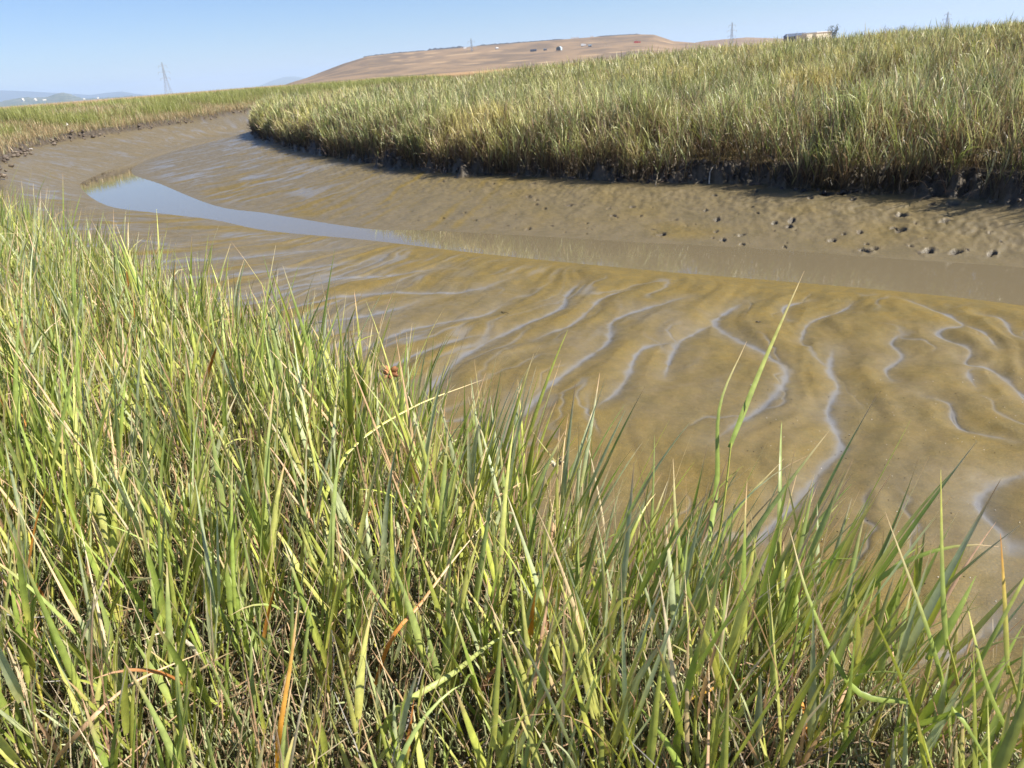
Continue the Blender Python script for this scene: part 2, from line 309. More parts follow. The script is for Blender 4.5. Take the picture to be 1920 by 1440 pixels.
def build_water():
    n = 90; rn_ = np.linspace(0, 1, n); 
    def res(P, ext):
        P = np.array(P); d = np.concatenate([[0], np.cumsum(np.hypot(*np.diff(P, axis=0).T))]); s = np.linspace(0, d[-1], n); return np.stack([np.interp(s, d, P[:, 0]), np.interp(s, d, P[:, 1])], -1)
    a, b = res(FAR, 0), res(NEAR, 0); c = (a+b)/2; a = a+(a-c)/np.linalg.norm(a-c, axis=1)[:, None]*.35; b = b+(b-c)/np.linalg.norm(b-c, axis=1)[:, None]*.35
    V = []; 
    for i in range(n):
        V += [(*a[i], 0.), (*b[i], 0.)]
    Q = [(2*i, 2*i+1, 2*i+3, 2*i+2) for i in range(n-1)]
    link('water', mesh_np('water', V, np.array(Q), False), water_material(), kind='structure')
build_water()

# ------------------------------------------------------------------ grass blades
class Batch:
    def __init__(s): s.V, s.Q, s.K, s.n = [], [], [], 0
    def add(s, V, Q, K): s.V.append(V.reshape(-1, 3)); s.Q.append(Q+s.n); s.K.append(K.reshape(-1, 3)); s.n += V.reshape(-1, 3).shape[0]
    def mesh(s, name): return mesh_np(name, np.concatenate(s.V), np.concatenate(s.Q), True, np.concatenate(s.K))
def spine(P, az, tilt, curl, L, nseg, sway=0., power=1.3):
    t = np.linspace(0, 1, nseg+1)[None]; ph = tilt[:, None]+curl[:, None]*t**power; a = az[:, None]+(sway[:, None]*t if not np.isscalar(sway) else 0)
    T = np.stack([np.sin(ph)*np.sin(a), np.sin(ph)*np.cos(a), np.cos(ph)], -1)
    step = .5*(T[:, 1:]+T[:, :-1])*(L[:, None, None]/nseg); X = np.concatenate([P[:, None], P[:, None]+np.cumsum(step, 1)], 1)
    return X, T, a
def blades(B, P, az, tilt, curl, L, wd, c0, c1, c2, nseg=6, fold=True, sway=0., twist=None, tipstart=.7, prof=None):
    n = len(P); X, T, a = spine(P, az, tilt, curl, L, nseg, sway); t = np.linspace(0, 1, nseg+1)
    side = np.stack([np.cos(a), -np.sin(a), np.zeros_like(a)], -1); nor = np.cross(T, side)
    tw = (np.zeros(n) if twist is None else twist)[:, None]*(t[None]*1.0+.3); s2 = side*np.cos(tw)[..., None]+nor*np.sin(tw)[..., None]; n2 = np.cross(T, s2)
    W = np.minimum(1, .55+2.5*t)*np.clip(1-t, 0, 1)**.75 if prof is None else prof(t); W = np.maximum(W, .04)[None, :, None]*wd[:, None, None]*.5
    u = ss(0, .3, t)[None, :, None]; v = ss(tipstart, 1, t)[None, :, None]; K = (c0[:, None]*(1-u)+c1[:, None]*u)*(1-v)+c2[:, None]*v
    if fold: V = np.stack([X-s2*W+n2*W*.45, X, X+s2*W+n2*W*.45], 2); m = 3
    else: V = np.stack([X-s2*W, X+s2*W], 2); m = 2
    K = np.repeat(K[:, :, None], m, 2); 
    if fold: K = K*np.array([.93, 1.12, .93])[None, None, :, None]
    base = (np.arange(n)*(nseg+1)*m)[:, None, None]; i = np.arange(nseg)[None, :, None]*m; j = np.arange(m-1)[None, None]
    q0 = base+i+j; Q = np.stack([q0, q0+1, q0+m+1, q0+m], -1).reshape(-1, 4); B.add(V, Q, K)
    return X
def tubes(B, X, rad, c, ns=4):             # X (n,k,3) centre lines, rad (n,k), c (n,k,3)
    n, k = X.shape[:2]; T = np.gradient(X, axis=1); T /= np.linalg.norm(T, axis=2, keepdims=True)+1e-9
    ref = np.where(np.abs(T[..., 2:3]) > .9, np.array([1., 0, 0]), np.array([0, 0, 1.])); A = np.cross(T, ref); A /= np.linalg.norm(A, axis=2, keepdims=True)+1e-9; Bn = np.cross(T, A)
    an = np.arange(ns)*2*np.pi/ns; V = X[:, :, None]+rad[:, :, None, None]*(A[:, :, None]*np.cos(an)[None, None, :, None]+Bn[:, :, None]*np.sin(an)[None, None, :, None])
    K = np.repeat(c[:, :, None], ns, 2); base = (np.arange(n)*k*ns)[:, None, None]; i = (np.arange(k-1)*ns)[None, :, None]; j = np.arange(ns)[None, None]; j2 = (j+1) % ns
    Q = np.stack([base+i+j, base+i+j2, base+i+ns+j2, base+i+ns+j], -1).reshape(-1, 4); B.add(V, Q, K)
def pick(pal, n, p=None): return np.array(pal)[rng.choice(len(pal), n, p=p)]*rng.uniform(.8, 1.2, (n, 1))
GREEN = [(.37, .40, .08), (.25, .32, .065), (.48, .48, .14), (.30, .36, .11), (.40, .44, .24)]
YEL = [(.62, .56, .12), (.52, .52, .11), (.44, .48, .10)]
STRAW = [(.62, .47, .26), (.68, .56, .36), (.55, .36, .20), (.66, .42, .26)]
ORANGE = [(.58, .26, .06), (.48, .20, .06)]
def U(a, b, n): return rng.uniform(a, b, n)
def plants(B, P, az, tilt, h, nl, leafL, leafW, segs=7, stem_r=.0028, fold=True, lean=None, top_up=.9):
    n = len(P); stc = pick(YEL, n); sX, sT, _ = spine(P, az, tilt, U(-.05, .25, n), h, 4); rad = stem_r*U(.7, 1.2, n)[:, None]*np.array([1.15, 1, .9, .75, .5])[None]
    grn = pick(GREEN, n); kc = stc[:, None]*np.ones((1, 5, 1)); kc[:, 3:] = grn[:, None]*1.05; kc[:, 0] = kc[:, 0]*.6+pick(STRAW, n)*.3; tubes(B, sX, rad, kc, 5)
    for j in range(nl):
        f = .18+.82*(j+U(-.3, .3, n)*.6)/(nl-1) if nl > 1 else U(.3, 1, n); f = np.clip(f, .05, .98); q = f*4; i0 = np.minimum(q.astype(int), 3); fr = (q-i0)[:, None]
        ar = np.arange(n); Pj = sX[ar, i0]*(1-fr)+sX[ar, i0+1]*fr
        a = az+np.where((ar+j) % 2 == 0, 1.57, -1.57)+U(-.9, .9, n) if j < nl-1 else az+U(-.6, .6, n)
        tl = U(.15, .55, n)*(1-.55*f)+.03; L = leafL*U(.6, 1.25, n)*(.65+.5*f); wd = leafW*U(.6, 1.25, n)
        # direction = blend of stem lean and own azimuth
        sx = np.sin(tilt)*np.sin(az)*top_up+np.sin(tl)*np.sin(a); sy = np.sin(tilt)*np.cos(az)*top_up+np.sin(tl)*np.cos(a)
        aa = np.arctan2(sx, sy); tt = np.clip(np.hypot(sx, sy), .02, 1.1)
        droop = np.where(rng.random(n) < .05, U(.7, 1.7, n), U(.0, .30, n))
        dead = rng.random(n) < .15*(1.6-f); c1 = np.where(dead[:, None], pick(STRAW, n), grn*U(.85, 1.2, n)[:, None]); c0 = np.where(dead[:, None], c1*.9, .5*c1+.5*stc)
        wd = np.where(dead, wd*.55, wd); orr = rng.random(n) < .004; c1 = np.where(orr[:, None], pick(ORANGE, n), c1); tip = np.where((rng.random(n) < .65)[:, None], pick(STRAW, n), c1*1.1)
        keep = rng.random(n) < .93
        blades(B, Pj[keep], aa[keep], tt[keep], droop[keep], L[keep], wd[keep], c0[keep], c1[keep], tip[keep], segs, fold, U(-.25, .25, n)[keep], U(-1.1, 1.1, n)[keep], .62)

def sample_fg(n, rmin, rmax, smin=.30):
    r = np.sqrt(U(rmin**2, rmax**2, n)); a = U(RAD(-58), RAD(50), n); x = r*np.sin(a); y = r*np.cos(a)
    m = inside(x, y, BANKL); s = polydist(x, y, TOEL); jit = .12*noise(x*2.2, y*2.2)
    ok = m & (s > smin+jit*1.5); return x[ok], y[ok], s[ok]
def foreground():
    B = Batch()
    for (rm, rx, dens, seg) in ((.82, 2.2, 330, 8), (2.2, 4.5, 330, 6), (4.5, 9, 270, 4), (9, 26, 130, 3)):
        area = (rx**2-rm**2)*math.radians(108)/2; x, y, s = sample_fg(int(area*dens), rm, rx)
        cl = noise(x*3.1, y*3.1)+.6*noise(x*7, y*7); ok = cl > U(-1.0, .15, len(x)); 
        corner = ss(.6, 1.0, x)*(y < 1.9); ok &= (rng.random(len(x)) > corner*.75)
        x, y, s = x[ok], y[ok], s[ok]; n = len(x)
        P = np.stack([x, y, zat(x, y)-.01], -1); r = np.hypot(x, y)
        edge = 1-ss(.3, 1.1, s); az = U(-3.14, 3.14, n); lx = .08+.30*edge*ss(-1, .8, x); t = U(.02, .28, n)
        vx = np.sin(t)*np.sin(az)+lx; vy = np.sin(t)*np.cos(az)+.05+.05*edge; az = np.arctan2(vx, vy); t = np.clip(np.hypot(vx, vy), 0, .9)
        sz = (.72+.28*ss(1.0, 2.2, r))*U(.62, 1.12, n)*(1+.15*noise(x*1.2, y*1.2))*(1+.22*ss(-2.2, -4, x)); 
        low = (1-.45*ss(.55, .95, x)*ss(2.6, 1.4, r))*(.86+.10*ss(-.3, .3, x)); sz = sz*low; ok = rng.random(n) < low*1.1; P, az, t, sz = P[ok], az[ok], t[ok]*.85, sz[ok]
        plants(B, P, az, t, np.clip(.37*sz, .1, .6), 5 if rx < 9 else 4, .36*sz, (.0162 if rx < 3 else .0150 if rx < 5 else .015 if rx < 10 else .022), seg, .0028 if rx < 9 else .004, rx < 5)
        print('fg', rx, n)
    n = 2600; x, y, s = sample_fg(n*3, .9, 5.5); k = rng.random(len(x)) < .5; x, y = x[k], y[k]; n = len(x); c = pick([(.62, .44, .28), (.60, .36, .24), (.68, .56, .38), (.50, .28, .18), (.55, .50, .22)], n)
    lowx = 1-.4*ss(.25, .85, x); blades(B, np.stack([x, y, zat(x, y)], -1), U(-1., 2.4, n), U(.03, .55, n), U(-.1, .5, n), U(.30, .62, n)*lowx, U(.0018, .0042, n), c*.8, c, c, 5, False, U(-.3, .3, n), U(-1, 1, n), .6)
    link('foreground_cordgrass', B.mesh('foreground_cordgrass'), M_leaf, label='bright green cordgrass blades covering the near bank', cat='grass', kind='stuff')
foreground()

def understory():
    B = Batch(); 
    for rm, rx, dens, seg in ((.7, 2.4, 3000, 5), (2.4, 4.2, 1500, 4)):
        area = (rx**2-rm**2)*math.radians(108)/2; x, y, s = sample_fg(int(area*dens), rm, rx, .30)
        cl = noise(x*2.7+9, y*2.7); ok = cl > U(-.9, .2, len(x)); x, y, s = x[ok], y[ok], s[ok]; n = len(x)
        for rep in range(2):
            P = np.stack([x+U(-.01, .01, n), y+U(-.01, .01, n), zat(x, y)-.01+rep*U(.02, .07, n)], -1); L = U(.05, .15, n)*(1 if rep == 0 else .6)
            X, T, _ = spine(P, U(-3.14, 3.14, n), U(0, .5, n)*(1+.6*rep), U(-.3, .3, n), L, seg*2); k = X.shape[1]
            seg_r = np.where(np.arange(k) % 2 == 0, .75, 1.15)[None]*np.where(np.arange(k) > k-2, .6, 1)[None]; rad = U(.0014, .0024, n)[:, None]*seg_r*(1 if rx < 3 else 1.5)
            c = pick([(.30, .33, .16), (.36, .38, .20), (.25, .29, .12), (.42, .43, .24), (.48, .36, .22), (.16, .17, .09)], n, [.26, .22, .2, .12, .1, .1])
            K = c[:, None]*np.linspace(.75, 1.15, k)[None, :, None]; tubes(B, X, rad, K, 4)
    link('pickleweed', B.mesh('pickleweed'), M_succ, label='grey green jointed pickleweed stems low between the near grass', cat='pickleweed', kind='stuff')
    B = Batch(); 
    for rm, rx, dens in ((.7, 2.6, 900), (2.6, 6, 420)):
        area = (rx**2-rm**2)*math.radians(108)/2; x, y, s = sample_fg(int(area*dens), rm, rx, .25); n = len(x)
        P = np.stack([x, y, zat(x, y)+U(0, .10, n)], -1); L = U(.06, .32, n); wd = U(.001, .004, n); c = pick(STRAW+[(.30, .22, .15), (.20, .15, .11), (.45, .42, .38)], n)
        blades(B, P, U(-3.14, 3.14, n), U(.5, 1.6, n), U(-.5, .8, n), L, wd, c*.45, c*.62, c*.6, 4, False, U(-1.5, 1.5, n), U(-2, 2, n), prof=lambda t: 1-.6*t)
    link('dead_straw', B.mesh('dead_straw'), M_straw, label='dry pale straw litter tangled under the near grass', cat='straw', kind='stuff')
understory()

# ------------------------------------------------------------------ reed bed of the right bank
def arclen(P):
    P = np.array(P); return P, np.concatenate([[0], np.cumsum(np.hypot(*np.diff(P, axis=0).T))])
def right_bank():
    P, d = arclen(TOER); smax = d[np.argmin(np.hypot(P[:, 0]+7, P[:, 1]-50))]; B = Batch()
    nx, ny = -np.gradient(P[:, 1]), np.gradient(P[:, 0])
    def samp(n, a, b):
        s = U(0, smax, n)**1.0; px = np.interp(s, d, P[:, 0]); py = np.interp(s, d, P[:, 1]); tx = np.interp(s+.1, d, P[:, 0])-px; ty = np.interp(s+.1, d, P[:, 1])-py; l = np.hypot(tx, ty)+1e-9
        o = U(a, b, n); x = px+ty/l*o; y = py-tx/l*o; ok = inside(x, y, BANKR); sr = polydist(x, y, TOER); ok &= (sr > a*.6); 
        ang = np.degrees(np.arctan2(x, y)); ok &= (ang < 40) & (ang > -32) & (y > 2.5); return x[ok], y[ok], sr[ok]
    BROWN = [(.40, .29, .16), (.32, .22, .12), (.50, .37, .20), (.28, .24, .11)]
    UP = [(.27, .30, .08), (.29, .32, .12), (.40, .41, .20), (.19, .23, .07), (.52, .49, .25)]
    for (a, b, n, hs, nl, seg) in ((.10, 1.5, 26000, 1.0, 7, 3), (1.0, 4, 15000, 1.0, 5, 3), (4, 14, 32000, 1.0, 4, 2), (12, 40, 26000, 1.05, 3, 2)):
        x, y, sr = samp(n, a, b); r = np.hypot(x, y)
        cl = noise(x*1.4, y*1.4)+.5*noise(x*4, y*4); low = ss(-.1, -.6, noise(x*.45+5, y*.45)); ok = (cl > U(-.7, .35, len(x))) | (sr > 2.5); x, y, sr, r, cl, low = x[ok], y[ok], sr[ok], r[ok], cl[ok], low[ok]; n = len(x)
        z = zat(x, y); Pp = np.stack([x, y, z-.03], -1)
        patch = ss(.1, .6, noise(x*.22, y*.22+3)); big = noise(x*.5+3, y*.5+1)+.5*noise(x*1.3, y*1.3+5); H = (.98+.14*cl+.16*big-.20*low)*hs*U(.72, 1.1, n)*(1-.35*ss(.9, .1, sr)); 
        left = ss(0, -6, x); H *= 1+.05*left
        az = U(-3.14, 3.14, n); t = U(.0, .16, n); vx = np.sin(t)*np.sin(az)+.10; vy = np.sin(t)*np.cos(az)-.18*ss(.8, .15, sr); az = np.arctan2(vx, vy); t = np.hypot(vx, vy)
        st = pick(BROWN, n); up = 1.08*pick(UP, n)*(1+.25*patch[:, None]); tone = noise(x*.35+11, y*.35)+.5*noise(x*1.1, y*1.1); up = up*(1-.38*ss(.0, .7, tone)[:, None]); mixy = (patch*.35+.15*ss(2, 12, sr)+.45*ss(.0, -.6, tone))[:, None]; up = up*(1-mixy)+np.array([.55, .45, .17])*mixy
        wf = 1+ss(10, 40, r)*1.6; sX = blades(B, Pp, az, t, U(0, .12, n), H*.85, .008*wf, st*.28, st*.62, up, 2, False, 0., U(-1.5, 1.5, n), .5, prof=lambda t: 1-.5*t)  # stem colour darkens toward the base: painted shade of the thicket
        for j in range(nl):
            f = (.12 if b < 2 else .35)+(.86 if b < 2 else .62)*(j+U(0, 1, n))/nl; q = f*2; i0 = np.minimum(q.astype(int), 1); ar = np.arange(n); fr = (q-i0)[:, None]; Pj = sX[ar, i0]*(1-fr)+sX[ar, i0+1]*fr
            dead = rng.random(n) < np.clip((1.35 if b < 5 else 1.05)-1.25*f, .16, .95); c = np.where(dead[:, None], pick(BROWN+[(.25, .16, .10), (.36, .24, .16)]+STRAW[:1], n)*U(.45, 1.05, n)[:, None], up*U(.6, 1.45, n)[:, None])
            L = U(.18, .42, n)*(1+.2*f); blades(B, Pj, U(-3.14, 3.14, n)*.9+.3, U(.12, .6, n)*(1.15-.5*f), np.where(rng.random(n) < .2, U(.8, 1.8, n), U(0, .6, n)), L, U(.009, .019, n)*wf, c*.7*(.28+.78*f[:, None]), c*(.36+.80*f[:, None]), np.where((rng.random(n) < .4)[:, None], c*1.3+.03, c), seg, False, U(-.4, .4, n), U(-1.2, 1.2, n), .6)  # lower leaves coloured darker, thicket shade put into the colour
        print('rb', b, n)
    link('reed_bed', B.mesh('reed_bed'), M_far, label='tall dense olive green marsh grass with brown stems on the right bank', cat='reeds', kind='stuff')
    # dry stalks and roots hanging out of the eroded edge
    B = Batch(); x, y, sr = samp(7000, -.02, .45); ok = noise(x*1.1+3, y*1.1) > U(-.6, .5, len(x)); x, y = x[ok], y[ok]; n = len(x)
    c = pick([(.34, .25, .17), (.26, .18, .13), (.45, .34, .24), (.14, .10, .08)], n); P3 = np.stack([x, y, zat(x, y)+U(-.05, .05, n)], -1)
    blades(B, P3, U(-3.14, 3.14, n), U(.2, 1.5, n), U(0, 1.6, n), U(.1, .42, n), U(.004, .010, n), c, c, c, 4, False, U(-1, 1, n), U(-1, 1, n), prof=lambda t: 1-.5*t)
    link('dead_stalks', B.mesh('dead_stalks'), M_straw, label='dry brown stalks and roots hanging over the eroded right bank', cat='dead stalks', kind='stuff')
    # lumps of fallen soil at the foot of the bank
    B = Batch(); x, y, sr = samp(3600, -.10, .40); g = noise(x*1.3, y*1.3); ok = g > U(-.7, .4, len(x)); x, y = x[ok], y[ok]; n = len(x); k = 5
    tt = np.linspace(-1, 1, k); s = .010+.035*rng.random(n)**2.5; a = U(0, 6.28, n); dirv = np.stack([np.cos(a), np.sin(a), U(-.6, .6, n)], -1)
    X = np.stack([x, y, zat(x, y)+s*.2], -1)[:, None]+dirv[:, None]*tt[None, :, None]*s[:, None, None]+rng.normal(0, .15, (n, k, 3))*s[:, None, None]
    rad = s[:, None]*np.sqrt(np.clip(1-tt**2, .02, 1))[None]*U(.6, 1.1, (n, k)); c = pick([(.06, .045, .036), (.03, .024, .02), (.10, .08, .06), (.15, .115, .08)], n)
    tubes(B, X, rad, np.repeat(c[:, None], k, 1), 6); me = B.mesh('soil_clods')
    link('soil_clods', me, leaf_material('damp_soil', .6, 0., .4), label='dark crumbled soil clods along the foot of the right bank', cat='soil clods', kind='stuff')
right_bank()

def left_bank():
    B = Batch(); P, d = arclen(TOEL); k = 5; n = 260; s = U(d[np.argmin(np.hypot(P[:, 0]+12, P[:, 1]-18))], d[np.argmin(np.hypot(P[:, 0]+15.1, P[:, 1]-52))], n); x = np.interp(s, d, P[:, 0])+rng.normal(0, .12, n); y = np.interp(s, d, P[:, 1])+rng.normal(0, .12, n)
    ok = noise(x*.5+8, y*.5) > U(-.5, .3, n); x, y = x[ok], y[ok]; n = len(x); tt = np.linspace(-1, 1, k); q = U(.03, .09, n); a = U(0, 6.28, n); X = np.stack([x, y, zat(x, y)+U(0, .12, n)], -1)[:, None]+np.stack([np.cos(a), np.sin(a), U(-.3, .3, n)], -1)[:, None]*tt[None, :, None]*q[:, None, None]
    tubes(B, X, q[:, None]*np.sqrt(np.clip(1-tt**2, .02, 1))[None]*U(.5, .9, (n, k)), np.repeat(pick([(.10, .075, .055), (.13, .10, .075), (.16, .125, .09)], n)[:, None], k, 1), 6)
    link('soil_clods', B.mesh('left_soil_clods'), bpy.data.materials['damp_soil'], label='dark undercut soil along the foot of the far left bank', cat='soil clods', kind='stuff')
    B = Batch(); P, d = arclen(TOEL); i0 = np.argmin(np.hypot(P[:, 0]+12, P[:, 1]-18)); s0 = d[i0]; s1 = d[np.argmin(np.hypot(P[:, 0]+12, P[:, 1]-90))]
    G1 = [(.22, .27, .05), (.26, .31, .07), (.30, .31, .10)]; BR = [(.44, .34, .18), (.38, .27, .15), (.50, .37, .20), (.33, .33, .17)]; DRY = [(.50, .34, .18), (.55, .40, .20)]
    for a, b, n, sc in ((.1, 3, 34000, 1.), (2.5, 12, 42000, 1.3), (11, 60, 46000, 2.4), (50, 260, 30000, 7.)):
        s = U(s0, s1, n); px = np.interp(s, d, P[:, 0]); py = np.interp(s, d, P[:, 1]); tx = np.interp(s+.5, d, P[:, 0])-px; ty = np.interp(s+.5, d, P[:, 1])-py; l = np.hypot(tx, ty)+1e-9; o = U(a, b, n); x = px-ty/l*o; y = py+tx/l*o
        ang = np.degrees(np.arctan2(x, y)); sl_ = polydist(x, y, TOEL); ok = inside(x, y, BANKL) & (ang > -42) & (ang < 30) & (y > 12) & (sl_ > .1); x, y, sl_ = x[ok], y[ok], sl_[ok]; n = len(x)
        z = zat(x, y); g = ss(-.45, .15, fbm(x*.16+2, y*.16, 3))*ss(.5, 2.6, sl_+1.4*noise(x*.4, y*.4)); r = np.hypot(x, y)
        isg = rng.random(n) < g*(1-.95*ss(6, 40, sl_)); c = np.where(isg[:, None], pick(G1, n), pick(BR, n)); dr = (rng.random(n) < ss(8, 40, sl_)*.75); c = np.where(dr[:, None], pick(DRY, n), c)
        H = np.where(isg, U(.38, .72, n), U(.15, .42, n)); H = np.where(dr, U(.3, .5, n), H); c = np.where((isg & ~dr)[:, None], c*.8+.2*np.array([.45, .36, .18]), c)
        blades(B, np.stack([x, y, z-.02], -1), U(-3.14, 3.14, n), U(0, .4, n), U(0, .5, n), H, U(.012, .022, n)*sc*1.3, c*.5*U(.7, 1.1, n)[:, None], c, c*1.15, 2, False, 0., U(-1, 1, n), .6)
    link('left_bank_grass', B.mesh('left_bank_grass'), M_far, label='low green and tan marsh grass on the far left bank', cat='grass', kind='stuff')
left_bank()

# ------------------------------------------------------------------ plants and things that stand out of the near bank
def ribbon(name, pts, wd, cols, label=None, cat=None, parent=None, m=None, n=14, face=(0, -.75, .66), taper=.8):
    P = np.array([[*p] for p in pts], float); k = len(P); tt = np.linspace(0, k-1, n+1); X = np.empty((n+1, 3))
    E = np.concatenate([[2*P[0]-P[1]], P, [2*P[-1]-P[-2]]])
    for i, q in enumerate(tt):
        j = min(int(q), k-2); t = q-j; a, b, c, d = E[j:j+4]; X[i] = .5*((2*b)+(c-a)*t+(2*a-5*b+4*c-d)*t*t+(3*b-a-3*c+d)*t**3)
    T = np.gradient(X, axis=0); T /= np.linalg.norm(T, axis=1, keepdims=True); sv = np.cross(T, np.array(face)); sv /= np.linalg.norm(sv, axis=1, keepdims=True); nv = np.cross(T, sv)
    t = np.linspace(0, 1, n+1); W = (wd*.5*np.minimum(1, .55+2*t)*np.maximum(np.clip(1-t, 0, 1)**taper, .04))[:, None]
    V = np.stack([X-sv*W+nv*W*.4, X, X+sv*W+nv*W*.4], 1); i = np.arange(n)[:, None]*3; j = np.arange(2)[None]; q = (i+j).ravel(); Q = np.stack([q, q+1, q+4, q+3], -1)
    cs = np.array(cols); K = np.stack([np.interp(t, np.linspace(0, 1, len(cs)), cs[:, c]) for c in range(3)], -1); K = np.repeat(K[:, None], 3, 1)*np.array([.93, 1.1, .93])[None, :, None]
    return link(name, mesh_np(name, V, Q, True, K), m or M_leaf, parent=parent, label=label, cat=cat)
def G(u, v, dz=0.):                        # ground of the near bank seen at a pixel
    z = .95
    for _ in range(6): p = pix(u, v, z); z = float(zat(p[0:1], p[1:2])[0])
    return np.array([p[0], p[1], z+dz])
def PD(u, v, d): return pix(u, v, dist=d)
gr, ye, stw, org = (.27, .35, .07), (.58, .54, .12), (.66, .48, .27), (.66, .26, .05)
ribbon('grass_leaf', [G(520, 1475), PD(520, 1400, 1.02), PD(545, 1240, 1.06), PD(560, 1120, 1.12)], .014, [(.5, .40, .1), (.75, .33, .04), (.6, .35, .08), stw], 'upright cordgrass leaf turned bright orange at its base, near the lower left', 'grass leaf')
ribbon('grass_leaf', [G(640, 1110), PD(655, 1015, 1.75), PD(690, 965, 1.8), PD(724, 922, 1.84)], .015, [gr, (.5, .36, .1), org, org], 'short orange cordgrass leaf pointing up right amid the green blades', 'grass leaf')
ribbon('grass_leaf', [G(690, 1330), PD(730, 1205, 1.25), PD(790, 1130, 1.3), PD(850, 1050, 1.38), PD(930, 955, 1.5)], .011, [(.45, .25, .1), org, (.55, .28, .1), stw, stw], 'thin rust orange leaf slanting up to a straw coloured tip', 'grass leaf')
ribbon('grass_leaf', [G(900, 1330), PD(915, 1270, 1.2), PD(985, 1210, 1.24), PD(1060, 1165, 1.3)], .013, [(.4, .2, .12), (.5, .24, .12), (.55, .3, .18), stw], 'reddish brown dry leaf curving right over the pickleweed', 'grass leaf')
ribbon('grass_leaf', [G(700, 1440), PD(735, 1340, 1.1), PD(850, 1262, 1.15), PD(940, 1195, 1.2), PD(1062, 1152, 1.3)], .017, [gr, (.36, .42, .10), (.42, .46, .14), (.4, .44, .13), ye], 'broad light green leaf arching right across other blades', 'grass leaf')
ribbon('grass_leaf', [G(1180, 1450), PD(1250, 1340, 1.1), PD(1340, 1290, 1.15), PD(1430, 1262, 1.22)], .013, [gr, (.45, .42, .08), (.68, .36, .05), org], 'green leaf fading to a vivid orange tip near the mud edge', 'grass leaf')
ribbon('grass_leaf', [G(60, 1480), PD(150, 1370, 1.25), PD(250, 1280, 1.3), PD(392, 1218, 1.36)], .012, [(.5, .30, .16), (.60, .38, .22), (.62, .42, .26), stw], 'pinkish tan dry stalk slanting across the lower left corner', 'grass leaf')
ribbon('grass_leaf', [G(440, 1300), PD(385, 1240, 1.42), PD(345, 1200, 1.45), PD(308, 1186, 1.45), PD(266, 1200, 1.43)], .012, [(.5, .45, .3), (.66, .6, .45), (.72, .66, .52), (.7, .62, .46), stw], 'bleached bent leaf hooked over to the left above dark pickleweed', 'grass leaf')
ribbon('grass_leaf', [G(540, 1130), PD(585, 1000, 1.72), PD(650, 850, 1.85), PD(770, 765, 2.0), PD(905, 712, 2.15)], .015, [gr, (.42, .46, .10), (.48, .50, .11), (.6, .55, .16), stw], 'long yellow green leaf bowing far right to a straw tip', 'grass leaf')
ribbon('grass_leaf', [G(700, 1130), PD(830, 985, 1.8), PD(960, 915, 1.9), PD(1080, 840, 2.02)], .006, [stw, (.66, .44, .26), stw, stw], 'thin straight straw leaf crossing the green blades diagonally', 'grass leaf')

def stem_plant(base, top, leaves, label, sr=.003):
    root = empty('cordgrass_plant', base, label, 'grass plant'); B = Batch(); t = np.linspace(0, 1, 7)[:, None]; base = np.array(base); top = np.array(top)
    X = (base*(1-t)+top*t+np.array([.02, 0, 0])*np.sin(t*3.1))[None]-base; tubes(B, X, (sr*np.linspace(1.3, .6, 7))[None], (np.array(ye)*(1-t*.5)+np.array(gr)*t*.5)[None], 6)
    link('stem', B.mesh('stem'), M_leaf, parent=root)
    for f, pts, wd, cols in leaves:
        p0 = base*(1-f)+top*f; ribbon('leaf', [p0-base]+[np.array(p)-base for p in pts], wd, cols, parent=root)
lg = (.34, .41, .10)
stem_plant(G(1270, 1290), PD(1370, 830, 1.5), [(.98, [PD(1432, 680, 1.62), PD(1508, 508, 1.75)], .015, [gr, lg, (.5, .5, .14), stw]), (.6, [PD(1345, 900, 1.5), PD(1350, 760, 1.56), PD(1400, 640, 1.66)], .015, [lg, gr, lg, stw]), (.45, [PD(1380, 960, 1.46), PD(1470, 860, 1.55)], .012, [lg, gr, stw]), (.3, [PD(1270, 1000, 1.4), PD(1262, 860, 1.5)], .015, [gr, lg, stw])], 'tallest cordgrass plant, its thin tip reaching up over the brown channel water')
stem_plant(G(1620, 1500), PD(1745, 1230, 1.12), [(.97, [PD(1790, 1160, 1.15), PD(1830, 1080, 1.2)], .020, [gr, gr, lg]), (.7, [PD(1600, 1290, 1.08), PD(1520, 1130, 1.12), PD(1480, 990, 1.2)], .013, [lg, gr, lg, stw]), (.5, [PD(1800, 1330, 1.06), PD(1900, 1230, 1.1)], .014, [lg, gr, stw])], 'thick cordgrass plant leaning right at the mud edge, lower right corner', .0055)
stem_plant(G(1790, 1490), PD(1775, 1200, 1.1), [(.95, [PD(1768, 1080, 1.12), PD(1764, 880, 1.2)], .012, [lg, lg, ye]), (.6, [PD(1740, 1180, 1.08), PD(1660, 960, 1.15)], .012, [gr, lg, stw]), (.5, [PD(1860, 1200, 1.08), PD(1990, 960, 1.2)], .012, [gr, lg, ye]), (.4, [PD(1790, 1330, 1.0), PD(1860, 1440, .98)], .017, [gr, lg, gr])], 'upright cordgrass plant with needle thin tip before the mud, lower right')
stem_plant(G(1905, 1500), PD(1890, 1250, 1.1), [(.95, [PD(1885, 1130, 1.12), PD(1876, 1000, 1.16)], .011, [lg, (.6, .5, .12), org]), (.5, [PD(1850, 1280, 1.06), PD(1810, 1120, 1.12)], .012, [gr, lg, ye]), (.4, [PD(1915, 1280, 1.06), PD(1935, 1100, 1.1)], .012, [gr, lg, stw])], 'cordgrass plant with one orange tipped leaf at the right edge')

